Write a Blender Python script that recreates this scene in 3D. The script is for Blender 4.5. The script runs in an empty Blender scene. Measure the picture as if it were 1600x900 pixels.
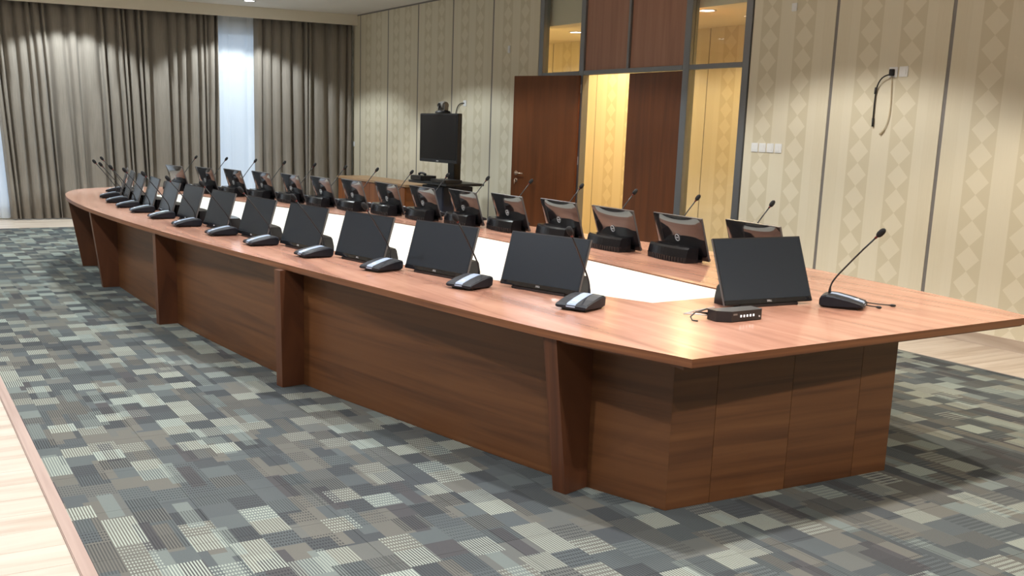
import bpy, bmesh, math, random
from mathutils import Vector, Matrix
random.seed(7)
PI = math.pi
SC = bpy.context.scene
COL = SC.collection

# ------------------------------------------------------------------ camera
IMW = 1600.0
F_PX, YAW, PITCH, ROLL, PPX, PPY, CAM_H = 1612.33, math.radians(29.1129), math.radians(11.5099), math.radians(-1.3620), 705.41, 523.85, 1.5889
fw = Vector((math.sin(YAW)*math.cos(PITCH), math.cos(YAW)*math.cos(PITCH), -math.sin(PITCH)))
rt = Vector((math.cos(YAW), -math.sin(YAW), 0))
dn = fw.cross(rt)
if dn.z > 0: dn = -dn
ca, sa = math.cos(ROLL), math.sin(ROLL)
ax, ay = rt*ca + dn*sa, -(dn*ca - rt*sa)
cam = bpy.data.cameras.new('camera')
cam.sensor_width = 36.0
cam.lens = F_PX/IMW*36.0
cam.shift_x = (800-PPX)/IMW
cam.shift_y = (PPY-450)/IMW
cam.clip_end = 200
camo = bpy.data.objects.new('camera', cam)
m = Matrix(((ax.x, ay.x, -fw.x, 0), (ax.y, ay.y, -fw.y, 0), (ax.z, ay.z, -fw.z, CAM_H), (0, 0, 0, 1)))
camo.matrix_world = m
COL.objects.link(camo)
SC.camera = camo

# ------------------------------------------------------------------ world, exposure
w = bpy.data.worlds.new('daylight'); SC.world = w; w.use_nodes = True
bg = w.node_tree.nodes['Background']
bg.inputs[0].default_value = (0.66, 0.80, 1.0, 1); bg.inputs[1].default_value = 1.7
SC.view_settings.view_transform = 'Standard'; SC.view_settings.look = 'None'
SC.view_settings.gamma = 1.0; SC.view_settings.use_curve_mapping = False
SC.view_settings.exposure = 0.12
LAMP_W = 300.0            # each ceiling downlight
CORRIDOR_W = 160.0
COOL, NEUTRAL, WARM = (0.90, 0.98, 0.99), (0.97, 0.98, 1.0), (1.0, 0.86, 0.68)

# ------------------------------------------------------------------ materials
def newmat(name):
    mt = bpy.data.materials.new(name); mt.use_nodes = True
    nt = mt.node_tree; b = nt.nodes['Principled BSDF']
    return mt, nt, b
def N(nt, t, **kw):
    n = nt.nodes.new(t)
    for k, v in kw.items(): setattr(n, k, v)
    return n
def LK(nt, a, b): nt.links.new(a, b)
def MATH(nt, op, a, b=None, c=None):
    n = N(nt, 'ShaderNodeMath', operation=op)
    for i, v in enumerate((a, b, c)):
        if v is None: continue
        if isinstance(v, (int, float)): n.inputs[i].default_value = v
        else: LK(nt, v, n.inputs[i])
    return n.outputs[0]
def MIX(nt, fac, a, b):
    n = N(nt, 'ShaderNodeMix', data_type='RGBA')
    for s, v in ((n.inputs[0], fac), (n.inputs[6], a), (n.inputs[7], b)):
        if isinstance(v, (int, float)): s.default_value = v
        elif isinstance(v, tuple): s.default_value = (*v, 1) if len(v) == 3 else v
        else: LK(nt, v, s)
    return n.outputs[2]
def srgb(r, g, b):
    f = lambda c: (c/255/12.92) if c/255 <= .04045 else ((c/255+.055)/1.055)**2.4
    return (f(r), f(g), f(b))
def plain(name, col, rough=.5, metal=0, spec=None, coat=0, grain=0, gscale=60):
    mt, nt, b = newmat(name)
    b.inputs['Roughness'].default_value = rough; b.inputs['Metallic'].default_value = metal
    if spec is not None: b.inputs['Specular IOR Level'].default_value = spec
    if coat: b.inputs['Coat Weight'].default_value = coat; b.inputs['Coat Roughness'].default_value = .08
    nz = N(nt, 'ShaderNodeTexNoise'); nz.inputs['Scale'].default_value = gscale; nz.inputs['Detail'].default_value = 3
    tc = N(nt, 'ShaderNodeTexCoord'); LK(nt, tc.outputs['Object'], nz.inputs['Vector'])
    g = grain if grain else .04
    c0 = tuple(max(0, c*(1-g)) for c in col); c1 = tuple(min(1, c*(1+g)) for c in col)
    LK(nt, MIX(nt, nz.outputs['Fac'], c0, c1), b.inputs['Base Color'])
    return mt
def wood(name, dark, mid, light, rough=.35, sx=1.1, sy=22, coat=.0, mottled=0, spec=.5):
    mt, nt, b = newmat(name)
    uv = N(nt, 'ShaderNodeUVMap'); oi = N(nt, 'ShaderNodeObjectInfo')
    mp = N(nt, 'ShaderNodeMapping'); mp.inputs['Scale'].default_value = (sx, sy, 1)
    LK(nt, uv.outputs[0], mp.inputs['Vector'])
    off = N(nt, 'ShaderNodeCombineXYZ'); LK(nt, MATH(nt, 'MULTIPLY', oi.outputs['Random'], 37.0), off.inputs[2])
    LK(nt, MATH(nt, 'MULTIPLY', oi.outputs['Random'], 11.0), off.inputs[1])
    ad = N(nt, 'ShaderNodeVectorMath', operation='ADD'); LK(nt, mp.outputs[0], ad.inputs[0]); LK(nt, off.outputs[0], ad.inputs[1])
    n1 = N(nt, 'ShaderNodeTexNoise'); n1.inputs['Scale'].default_value = 1.0; n1.inputs['Detail'].default_value = 6; n1.inputs['Distortion'].default_value = .6
    LK(nt, ad.outputs[0], n1.inputs['Vector'])
    cr = N(nt, 'ShaderNodeValToRGB'); e = cr.color_ramp.elements
    e[0].position = .30; e[0].color = (*dark, 1); e[1].position = .72; e[1].color = (*light, 1)
    q = e.new(.5); q.color = (*mid, 1)
    LK(nt, n1.outputs['Fac'], cr.inputs[0])
    n2 = N(nt, 'ShaderNodeTexNoise'); n2.inputs['Scale'].default_value = 3.0; n2.inputs['Detail'].default_value = 2
    mp2 = N(nt, 'ShaderNodeMapping'); mp2.inputs['Scale'].default_value = (.5, 1.6, 1); LK(nt, uv.outputs[0], mp2.inputs['Vector'])
    LK(nt, mp2.outputs[0], n2.inputs['Vector'])
    col = MIX(nt, MATH(nt, 'MULTIPLY', n2.outputs['Fac'], .35), cr.outputs[0], mid)
    if mottled:
        n3 = N(nt, 'ShaderNodeTexNoise'); n3.inputs['Scale'].default_value = 3.2; n3.inputs['Detail'].default_value = 3; n3.inputs['Distortion'].default_value = .8
        LK(nt, uv.outputs[0], n3.inputs['Vector'])
        r3 = N(nt, 'ShaderNodeValToRGB'); r3.color_ramp.elements[0].position = .48; r3.color_ramp.elements[1].position = .78
        LK(nt, n3.outputs['Fac'], r3.inputs[0])
        col = MIX(nt, MATH(nt, 'MULTIPLY', r3.outputs[0], mottled), col, dark)
    LK(nt, col, b.inputs['Base Color'])
    b.inputs['Roughness'].default_value = rough; b.inputs['Specular IOR Level'].default_value = spec
    if coat: b.inputs['Coat Weight'].default_value = coat; b.inputs['Coat Roughness'].default_value = .15
    return mt

M = {}
M['tabletop'] = wood('table_top_veneer', srgb(142, 98, 82), srgb(186, 136, 114), srgb(202, 154, 131), rough=.27, sx=.8, sy=9, mottled=.30, coat=.35)
M['edge'] = wood('table_edge_veneer', srgb(95, 56, 34), srgb(118, 72, 44), srgb(140, 90, 56), rough=.4, sx=1, sy=60)
M['panel'] = wood('walnut_panel', srgb(74, 44, 25), srgb(100, 63, 36), srgb(114, 75, 44), rough=.42, sx=.7, sy=17)
M['leg'] = wood('red_walnut', srgb(74, 42, 26), srgb(92, 54, 33), srgb(104, 63, 39), rough=.42, sx=.9, sy=20)
M['door'] = wood('door_veneer', srgb(84, 46, 22), srgb(100, 56, 28), srgb(112, 64, 33), rough=.38, sx=.7, sy=12)
M['transom'] = wood('transom_veneer', srgb(148, 106, 88), srgb(162, 119, 99), srgb(172, 130, 110), rough=.38, sx=.7, sy=12)
M['cabinet'] = wood('cabinet_veneer', srgb(105, 57, 25), srgb(128, 72, 32), srgb(146, 86, 42), rough=.4, sx=.8, sy=14)
M['cabinet_top'] = wood('cabinet_top_veneer', srgb(150, 116, 84), srgb(170, 135, 100), srgb(186, 150, 112), rough=.4, sx=.8, sy=14)
M['plank'] = wood('pale_laminate', srgb(164, 146, 130), srgb(194, 180, 166), srgb(206, 194, 181), rough=.42, sx=.8, sy=9)
M['trimwood'] = wood('edge_trim_wood', srgb(150, 128, 118), srgb(170, 148, 138), srgb(182, 162, 150), rough=.45, sx=.6, sy=20)
M['white'] = plain('white_laminate', srgb(240, 238, 228), .28, spec=.4, grain=.01)
M['ceiling'] = plain('ceiling_paint', srgb(230, 226, 220), .9, grain=.01, gscale=3)
M['pelmet'] = plain('pelmet_paint', srgb(232, 224, 208), .8, grain=.01, gscale=3)
M['wallpaint'] = plain('plain_wall_paint', srgb(214, 204, 180), .85, grain=.02, gscale=4)
M['sidewall'] = plain('taupe_wall_paint', srgb(196, 188, 172), .85, grain=.02, gscale=4)
M['black'] = plain('black_plastic', (.012, .012, .014), .42)
M['gloss'] = plain('piano_black', (.010, .010, .012), .08, spec=.6, coat=1)
M['satin'] = plain('satin_black', (.010, .010, .012), .22, spec=.35)
M['screen'] = plain('screen_reflection_tint', (.020, .026, .034), .26, spec=.4)  # bluish reflection of daylight from the left is put into the dark base colour
M['tvscreen'] = plain('tv_glass', (.008, .008, .010), .12)
M['silver'] = plain('silver_plastic', srgb(205, 205, 208), .35, metal=.3)
M['rim'] = plain('grey_rim', srgb(88, 86, 86), .4, metal=.1)
M['alu'] = plain('anodised_aluminium', srgb(140, 142, 146), .38, metal=.75)
M['alu_dark'] = plain('joint_aluminium', srgb(132, 128, 126), .5, metal=.2)
M['mic'] = plain('mic_dark_plastic', srgb(24, 28, 36), .5, spec=.3)
M['micstrip'] = plain('mic_silver_panel', srgb(150, 165, 188), .4)
M['foam'] = plain('mic_foam', (.008, .008, .009), .9, grain=.4, gscale=900)
M['cable'] = plain('black_cable', (.012, .012, .012), .5)
M['cablewhite'] = plain('white_cable', srgb(205, 192, 165), .5)
M['socket'] = plain('socket_plastic', srgb(236, 238, 240), .3)
M['chrome'] = plain('handle_chrome', srgb(215, 195, 180), .22, metal=1)
M['navy'] = plain('navy_cabinet', srgb(34, 36, 52), .5)
M['grey'] = plain('grey_plastic', srgb(120, 116, 112), .4)
M['red'] = plain('red_ring', srgb(90, 22, 20), .4)
M['plaster'] = plain('corridor_paint', srgb(225, 215, 195), .9, grain=.02, gscale=4)

def mk_wallpaper():
    mt, nt, b = newmat('diamond_wallpaper')
    uv = N(nt, 'ShaderNodeUVMap'); s = N(nt, 'ShaderNodeSeparateXYZ'); LK(nt, uv.outputs[0], s.inputs[0])
    u, v = s.outputs[0], s.outputs[1]
    d1 = MATH(nt, 'ABSOLUTE', MATH(nt, 'SUBTRACT', u, .36)); d2 = MATH(nt, 'ABSOLUTE', MATH(nt, 'SUBTRACT', u, .78))
    d = MATH(nt, 'MINIMUM', d1, d2)
    band = MATH(nt, 'LESS_THAN', d, .118)
    fz = MATH(nt, 'ABSOLUTE', MATH(nt, 'SUBTRACT', MATH(nt, 'FRACT', MATH(nt, 'DIVIDE', MATH(nt, 'ADD', v, .05), .2)), .5))
    dia = MATH(nt, 'LESS_THAN', MATH(nt, 'ADD', MATH(nt, 'DIVIDE', d, .2), fz), .5)
    hour = MATH(nt, 'MULTIPLY', band, MATH(nt, 'SUBTRACT', 1.0, dia))
    # fine vertical weave
    wv = N(nt, 'ShaderNodeTexNoise'); wv.inputs['Scale'].default_value = 1.0; wv.inputs['Detail'].default_value = 2
    mp = N(nt, 'ShaderNodeMapping'); mp.inputs['Scale'].default_value = (120, 3, 1); LK(nt, uv.outputs[0], mp.inputs['Vector']); LK(nt, mp.outputs[0], wv.inputs['Vector'])
    base = MIX(nt, wv.outputs['Fac'], srgb(217, 209, 187), srgb(226, 218, 197))
    strip = MATH(nt, 'LESS_THAN', MATH(nt, 'ABSOLUTE', MATH(nt, 'SUBTRACT', d, .165)), .047)
    base2 = MIX(nt, MATH(nt, 'MULTIPLY', strip, .4), base, srgb(228, 221, 202))
    c = MIX(nt, hour, base2, srgb(212, 203, 179))
    c = MIX(nt, MATH(nt, 'MULTIPLY', MATH(nt, 'MULTIPLY', band, dia), .8), c, srgb(225, 217, 196))
    LK(nt, c, b.inputs['Base Color'])
    b.inputs['Roughness'].default_value = .62; b.inputs['Specular IOR Level'].default_value = .3
    return mt
M['paper'] = mk_wallpaper()

def mk_carpet():
    mt, nt, b = newmat('patchwork_carpet')
    g = N(nt, 'ShaderNodeNewGeometry'); s = N(nt, 'ShaderNodeSeparateXYZ'); LK(nt, g.outputs['Position'], s.inputs[0])
    x, y = s.outputs[0], s.outputs[1]
    def block(bx, by, seed):
        cxn = MATH(nt, 'FLOOR', MATH(nt, 'DIVIDE', MATH(nt, 'ADD', x, seed), bx))
        w1 = N(nt, 'ShaderNodeTexWhiteNoise', noise_dimensions='2D'); cb = N(nt, 'ShaderNodeCombineXYZ'); LK(nt, cxn, cb.inputs[0]); cb.inputs[1].default_value = seed
        LK(nt, cb.outputs[0], w1.inputs['Vector'])
        cyn = MATH(nt, 'FLOOR', MATH(nt, 'ADD', MATH(nt, 'DIVIDE', y, by), MATH(nt, 'MULTIPLY', w1.outputs['Value'], 5.0)))
        w2 = N(nt, 'ShaderNodeTexWhiteNoise', noise_dimensions='3D'); cb2 = N(nt, 'ShaderNodeCombineXYZ')
        LK(nt, cxn, cb2.inputs[0]); LK(nt, cyn, cb2.inputs[1]); cb2.inputs[2].default_value = seed*3.7
        LK(nt, cb2.outputs[0], w2.inputs['Vector'])
        sp = N(nt, 'ShaderNodeSeparateColor'); LK(nt, w2.outputs['Color'], sp.inputs[0])
        return w2.outputs['Value'], sp.outputs[0], sp.outputs[1], sp.outputs[2]
    v1, r1, g1, b1 = block(.132, .145, 1.3)
    v2, r2, g2, b2 = block(.066, .29, 4.1)
    sel = MATH(nt, 'GREATER_THAN', r2, .68)
    val = N(nt, 'ShaderNodeMix', data_type='FLOAT'); LK(nt, sel, val.inputs[0]); LK(nt, v1, val.inputs[2]); LK(nt, v2, val.inputs[3])
    cr = N(nt, 'ShaderNodeValToRGB'); cr.color_ramp.interpolation = 'CONSTANT'
    pal = [(0, srgb(70, 74, 77)), (.14, srgb(83, 89, 91)), (.34, srgb(99, 101, 98)), (.52, srgb(89, 96, 97)), (.68, srgb(104, 103, 97)), (.88, srgb(113, 121, 118)), (.95, srgb(75, 74, 76))]
    e = cr.color_ramp.elements; e[0].position = 0; e[0].color = (*pal[0][1], 1); e[1].position = pal[1][0]; e[1].color = (*pal[1][1], 1)
    for p, c in pal[2:]: q = e.new(p); q.color = (*c, 1)
    LK(nt, val.outputs[0], cr.inputs[0])
    st = MATH(nt, 'LESS_THAN', MATH(nt, 'FRACT', MATH(nt, 'DIVIDE', x, .0118)), .5)
    # striped, speckled or plain blocks
    dash = MATH(nt, 'LESS_THAN', MATH(nt, 'FRACT', MATH(nt, 'DIVIDE', y, .028)), .55)
    amt = MATH(nt, 'MULTIPLY', MATH(nt, 'GREATER_THAN', g1, .24), MATH(nt, 'ADD', .35, MATH(nt, 'MULTIPLY', g1, .55)))
    isdash = MATH(nt, 'GREATER_THAN', b1, .72)
    pat = MATH(nt, 'MULTIPLY', st, MATH(nt, 'MAXIMUM', MATH(nt, 'SUBTRACT', 1.0, isdash), dash))
    lightc = MIX(nt, MATH(nt, 'GREATER_THAN', r1, .64), srgb(44, 47, 50), srgb(174, 184, 172))
    col = MIX(nt, MATH(nt, 'MULTIPLY', pat, amt), cr.outputs[0], lightc)
    nz = N(nt, 'ShaderNodeTexNoise'); nz.inputs['Scale'].default_value = 260; LK(nt, g.outputs['Position'], nz.inputs['Vector'])
    col = MIX(nt, MATH(nt, 'MULTIPLY', nz.outputs['Fac'], .35), col, srgb(86, 88, 88))
    LK(nt, col, b.inputs['Base Color']); b.inputs['Roughness'].default_value = .95; b.inputs['Specular IOR Level'].default_value = .1
    bp = N(nt, 'ShaderNodeBump'); bp.inputs['Strength'].default_value = .35; bp.inputs['Distance'].default_value = .004
    LK(nt, nz.outputs['Fac'], bp.inputs['Height']); LK(nt, bp.outputs[0], b.inputs['Normal'])
    return mt
M['carpet'] = mk_carpet()

def mk_curtain():
    mt, nt, b = newmat('taupe_curtain')
    tc = N(nt, 'ShaderNodeTexCoord'); mp = N(nt, 'ShaderNodeMapping'); mp.inputs['Scale'].default_value = (150, 150, 4)
    LK(nt, tc.outputs['Object'], mp.inputs['Vector'])
    nz = N(nt, 'ShaderNodeTexNoise'); nz.inputs['Scale'].default_value = 1; nz.inputs['Detail'].default_value = 3; LK(nt, mp.outputs[0], nz.inputs['Vector'])
    LK(nt, MIX(nt, nz.outputs['Fac'], srgb(126, 119, 110), srgb(162, 154, 145)), b.inputs['Base Color'])
    b.inputs['Roughness'].default_value = .85; b.inputs['Specular IOR Level'].default_value = .2
    b.inputs['Sheen Weight'].default_value = .15
    return mt
M['curtain'] = mk_curtain()
def mk_sheer():
    mt, nt, b = newmat('white_sheer'); nt.nodes.remove(b)
    out = nt.nodes['Material Output']
    d = N(nt, 'ShaderNodeBsdfDiffuse'); t = N(nt, 'ShaderNodeBsdfTranslucent'); tr = N(nt, 'ShaderNodeBsdfTransparent')
    tc = N(nt, 'ShaderNodeTexCoord'); mp = N(nt, 'ShaderNodeMapping'); mp.inputs['Scale'].default_value = (90, 90, 3); LK(nt, tc.outputs['Object'], mp.inputs['Vector'])
    nz = N(nt, 'ShaderNodeTexNoise'); LK(nt, mp.outputs[0], nz.inputs['Vector'])
    c = MIX(nt, nz.outputs['Fac'], (.78, .80, .84), (.86, .88, .90)); LK(nt, c, d.inputs[0]); t.inputs[0].default_value = (.8, .84, .9, 1)
    m1 = N(nt, 'ShaderNodeMixShader'); m1.inputs[0].default_value = .38; LK(nt, d.outputs[0], m1.inputs[1]); LK(nt, t.outputs[0], m1.inputs[2])
    m2 = N(nt, 'ShaderNodeMixShader'); m2.inputs[0].default_value = .07; LK(nt, m1.outputs[0], m2.inputs[1]); LK(nt, tr.outputs[0], m2.inputs[2])
    LK(nt, m2.outputs[0], out.inputs[0])
    return mt
M['sheer'] = mk_sheer()
def mk_glass():
    mt, nt, b = newmat('clear_glass'); nt.nodes.remove(b)
    out = nt.nodes['Material Output']
    tr = N(nt, 'ShaderNodeBsdfTransparent'); tr.inputs[0].default_value = (.93, .95, .94, 1)
    gl = N(nt, 'ShaderNodeBsdfGlossy'); gl.inputs['Roughness'].default_value = .01
    lw = N(nt, 'ShaderNodeLayerWeight'); lw.inputs[0].default_value = .5
    fac = MATH(nt, 'ADD', .035, MATH(nt, 'MULTIPLY', .9, MATH(nt, 'POWER', lw.outputs['Facing'], 4.5)))
    mx = N(nt, 'ShaderNodeMixShader'); LK(nt, fac, mx.inputs[0]); LK(nt, tr.outputs[0], mx.inputs[1]); LK(nt, gl.outputs[0], mx.inputs[2])
    LK(nt, mx.outputs[0], out.inputs[0]); return mt
M['glass'] = mk_glass()
def emis(name, col, st):
    mt, nt, b = newmat(name)
    b.inputs['Base Color'].default_value = (*col, 1); b.inputs['Emission Color'].default_value = (*col, 1); b.inputs['Emission Strength'].default_value = st
    return mt
M['lamp'] = emis('lamp_diffuser', (1, .98, .94), 14)
M['led'] = emis('white_led', (1, 1, 1), .6)

# ------------------------------------------------------------------ helpers
def mkmesh(name, verts, faces, mats, grain=0, fmat=None, uv=None, smooth=False):
    me = bpy.data.meshes.new(name); me.from_pydata([tuple(v) for v in verts], [], faces)
    if not isinstance(mats, (list, tuple)): mats = [mats]
    for mm in mats: me.materials.append(M[mm])
    if fmat:
        for p, i in zip(me.polygons, fmat): p.material_index = i
    bm = bmesh.new(); bm.from_mesh(me); bmesh.ops.recalc_face_normals(bm, faces=bm.faces); bm.to_mesh(me); bm.free()
    set_uv(me, grain, uv)
    if smooth:
        for p in me.polygons: p.use_smooth = True
    return me
def set_uv(me, grain=0, uv=None):
    ul = me.uv_layers.new(name='UVMap') if not me.uv_layers else me.uv_layers[0]
    for p in me.polygons:
        n = p.normal; k = max(range(3), key=lambda i: abs(n[i]))
        ax_ = [i for i in range(3) if i != k]
        if grain in ax_: ax_ = [grain]+[i for i in ax_ if i != grain]
        for li in p.loop_indices:
            vi = me.loops[li].vertex_index; co = me.vertices[vi].co
            ul.data[li].uv = uv[vi] if uv else (co[ax_[0]], co[ax_[1]])
def obj(name, me, parent=None, loc=None, rz=None):
    o = bpy.data.objects.new(name, me); COL.objects.link(o)
    if parent: o.parent = parent
    if loc: o.location = loc
    if rz is not None: o.rotation_euler[2] = rz
    return o
def tag(o, label, cat, group=None):
    o['label'] = label; o['category'] = cat
    if group: o['group'] = group
    return o
def struct(o, label=None):
    o['kind'] = 'structure'
    if label: o['label'] = label
    return o
def empty(name, loc=(0, 0, 0), rz=0):
    o = bpy.data.objects.new(name, None); o.empty_display_size = .1; COL.objects.link(o); o.location = loc; o.rotation_euler[2] = rz
    return o
def copy_tree(o, parent=None):
    c = o.copy(); COL.objects.link(c); c.parent = parent
    for ch in list(o.children): copy_tree(ch, c)
    return c
def boxv(x0, x1, y0, y1, z0, z1):
    return [(x0, y0, z0), (x1, y0, z0), (x1, y1, z0), (x0, y1, z0), (x0, y0, z1), (x1, y0, z1), (x1, y1, z1), (x0, y1, z1)]
BF = [(0, 3, 2, 1), (4, 5, 6, 7), (0, 1, 5, 4), (1, 2, 6, 5), (2, 3, 7, 6), (3, 0, 4, 7)]
def boxes(name, bl, mat, grain=0, bevel=0, uv=None):
    vs, fs = [], []
    for bx in bl:
        o = len(vs); vs += boxv(*bx); fs += [tuple(i+o for i in f) for f in BF]
    me = mkmesh(name, vs, fs, mat, grain)
    if bevel:
        bm = bmesh.new(); bm.from_mesh(me)
        bmesh.ops.bevel(bm, geom=bm.edges[:], offset=bevel, segments=2, affect='EDGES', clamp_overlap=True)
        bm.to_mesh(me); bm.free(); set_uv(me, grain)
    return me
def bx(name, b6, mat, parent=None, grain=0, bevel=0):
    return obj(name, boxes(name, [b6], mat, grain, bevel), parent)
def tube(name, pts, r, mat, seg=8, cap=True):
    pts = [Vector(p) for p in pts]; n = len(pts); vs, fs = [], []
    rr = r if isinstance(r, (list, tuple)) else [r]*n
    prev = None
    for i, p in enumerate(pts):
        t = (pts[min(i+1, n-1)]-pts[max(i-1, 0)]).normalized()
        if prev is None:
            a = Vector((0, 0, 1)) if abs(t.z) < .9 else Vector((1, 0, 0)); u = t.cross(a).normalized()
        else: u = (prev-t*prev.dot(t)).normalized()
        prev = u; v = t.cross(u)
        for k in range(seg):
            an = 2*PI*k/seg; vs.append(p+(u*math.cos(an)+v*math.sin(an))*rr[i])
    for i in range(n-1):
        for k in range(seg):
            k2 = (k+1) % seg; fs.append((i*seg+k, i*seg+k2, (i+1)*seg+k2, (i+1)*seg+k))
    if cap: fs.append(tuple(range(seg))); fs.append(tuple((n-1)*seg+k for k in range(seg)))
    return mkmesh(name, vs, fs, mat, smooth=True)
def lathe(name, prof, mat, seg=24, axis='Z', org=(0, 0, 0), fmat=None):
    vs, fs, fm = [], [], []
    for r_, z_ in prof:
        for k in range(seg):
            a = 2*PI*k/seg; c, s = r_*math.cos(a), r_*math.sin(a)
            v = (c, s, z_) if axis == 'Z' else ((c, z_, s) if axis == 'Y' else (z_, c, s))
            vs.append((v[0]+org[0], v[1]+org[1], v[2]+org[2]))
    for i in range(len(prof)-1):
        for k in range(seg):
            k2 = (k+1) % seg; fs.append((i*seg+k, i*seg+k2, (i+1)*seg+k2, (i+1)*seg+k)); fm.append(fmat[i] if fmat else 0)
    fs.append(tuple(range(seg))); fm.append(fmat[0] if fmat else 0)
    fs.append(tuple((len(prof)-1)*seg+k for k in range(seg))); fm.append(fmat[-1] if fmat else 0)
    return mkmesh(name, vs, fs, mat, fmat=fm)
def spline(pts, n=8):
    out = []
    P = [Vector((*p, 0)) for p in pts]
    for i in range(len(P)-1):
        p0 = P[i-1] if i else P[0]*2-P[1]; p1, p2 = P[i], P[i+1]; p3 = P[i+2] if i+2 < len(P) else P[-1]*2-P[-2]
        for k in range(n):
            t = k/n
            out.append(.5*((2*p1)+(p2-p0)*t+(2*p0-5*p1+4*p2-p3)*t*t+(3*p1-p0-3*p2+p3)*t**3))
    out.append(P[-1]); return [(p.x, p.y) for p in out]
def bez(p0, p1, p2, p3, n=10):
    p0, p1, p2, p3 = map(Vector, (p0, p1, p2, p3))
    return [p0*(1-t)**3+p1*3*t*(1-t)**2+p2*3*t*t*(1-t)+p3*t**3 for t in [i/n for i in range(n+1)]]
def textmesh(name, s, size, mat, ext=.0004):
    cu = bpy.data.curves.new(name, 'FONT'); cu.body = s; cu.size = size; cu.align_x = 'CENTER'; cu.align_y = 'CENTER'; cu.extrude = ext; cu.resolution_u = 3
    o = bpy.data.objects.new(name, cu); COL.objects.link(o)
    me = bpy.data.meshes.new_from_object(o.evaluated_get(bpy.context.evaluated_depsgraph_get()))
    bpy.data.objects.remove(o); me.materials.clear(); me.materials.append(M[mat]); return me
ORD = ['first', 'second', 'third', 'fourth', 'fifth', 'sixth', 'seventh', 'eighth', 'ninth', 'tenth', 'eleventh', 'twelfth', 'thirteenth', 'fourteenth', 'fifteenth', 'sixteenth', 'seventeenth', 'eighteenth']

# ------------------------------------------------------------------ room shell
XW, YF, HC = 7.487, 17.39, 3.41          # right wall face, far wall face, ceiling
XL, YN = -2.4, -3.6
CX0, CX1, CY0, CY1 = .58, 6.67, -2.81, 15.86    # carpet
# floor: sub-floor slab with laminate planks around the carpet
floor = struct(bx('floor', (XL, XW+.1, YN, YF+.1, -.10, -.012), 'wallpaint'), 'floor slab under the laminate planks and carpet')
pl_cache = {}
def plank(x0, x1, y0, y1, g):
    key = (round(x1-x0, 3), round(y1-y0, 3), g)
    if key not in pl_cache:
        a, b = (x1-x0)/2, (y1-y0)/2
        pl_cache[key] = boxes('plank', [(-a+.0008, a-.0008, -b+.0008, b-.0008, -.012, 0)], 'plank', g)
    obj('plank', pl_cache[key], floor, ((x0+x1)/2, (y0+y1)/2, 0))
PW = .192
for i in range(int((YF-1.6)/PW)):
    y0 = 1.6+i*PW; y1 = min(y0+PW, YF)
    cut = -.95+((i*.37) % 1.0)*1.1
    plank(XL, cut, y0, y1, 0); plank(cut, CX0-.055, y0, y1, 0)
    if y0 > 2.2: plank(CX1+.012, XW, y0, y1, 0)
for i in range(5):
    y0 = CY1+.012+i*.30; 
    for j in range(5):
        x0 = CX0-.055+j*1.23+(.4 if i % 2 else 0); x1 = min(x0+1.23, CX1+.012)
        if j == 0 and i % 2: plank(CX0-.055, x0, y0, y0+.30, 0)
        if x1 > x0+.05: plank(x0, x1, y0, y0+.30, 0)
t1 = struct(bx('trim_1', (CX0-.055, CX0, YN+.5, CY1, -.012, .008), 'trimwood', grain=1, bevel=.004), 'pinkish wooden edging strip along the left carpet edge')
t2 = struct(bx('trim_2', (CX1, CX1+.012, YN+.5, CY1, -.012, .005), 'alu_dark', grain=1), 'thin metal edging strip along the right carpet edge')
t3 = struct(bx('trim_3', (CX0-.055, CX1+.012, CY1, CY1+.012, -.012, .005), 'trimwood', grain=0), 'thin edging strip along the far carpet edge')

# carpet of square tiles
carpet = empty('carpet', (0, 0, 0)); tag(carpet, 'grey and teal patchwork tile carpet under the long conference table', 'carpet')
TS = (CX1-CX0)/12.5
tl_me = boxes('carpet_tile', [(-TS/2+.0009, TS/2-.0009, -TS/2+.0009, TS/2-.0009, -.011, .003)], 'carpet')
th_me = boxes('carpet_tile', [(-TS/4+.0009, TS/4-.0009, -TS/2+.0009, TS/2-.0009, -.011, .003)], 'carpet')
slots = []
j = 0
while CY1-(j+1)*TS > CY0:
    for i in range(13):
        cx = CX0+(i+.5)*TS if i < 12 else CX0+12.25*TS
        cy = CY1-(j+.5)*TS
        slots.append((cx, cy, i == 12))
    j += 1
def in_view(cx, cy):
    c = m.inverted() @ Vector((cx, cy, 0))
    if c.z > -.5: return False
    u, v = F_PX*c.x/-c.z+PPX, -F_PX*c.y/-c.z+PPY
    return -120 < u < 1720 and 200 < v < 1050
slots.sort(key=lambda s: (0 if in_view(s[0], s[1]) else 1, math.hypot(s[0], s[1])))
rest = []
for k, (cx, cy, half) in enumerate(slots):
    if k < 300 and in_view(cx, cy): obj('carpet_tile', th_me if half else tl_me, carpet, (cx, cy, 0))
    else: rest.append((cx-TS/(4 if half else 2)+.0009, cx+TS/(4 if half else 2)-.0009, cy-TS/2+.0009, cy+TS/2-.0009, -.011, .003))
if rest:
    ro = obj('carpet_tiles', boxes('carpet_tiles', rest, 'carpet'), carpet); ro['kind'] = 'stuff'

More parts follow.
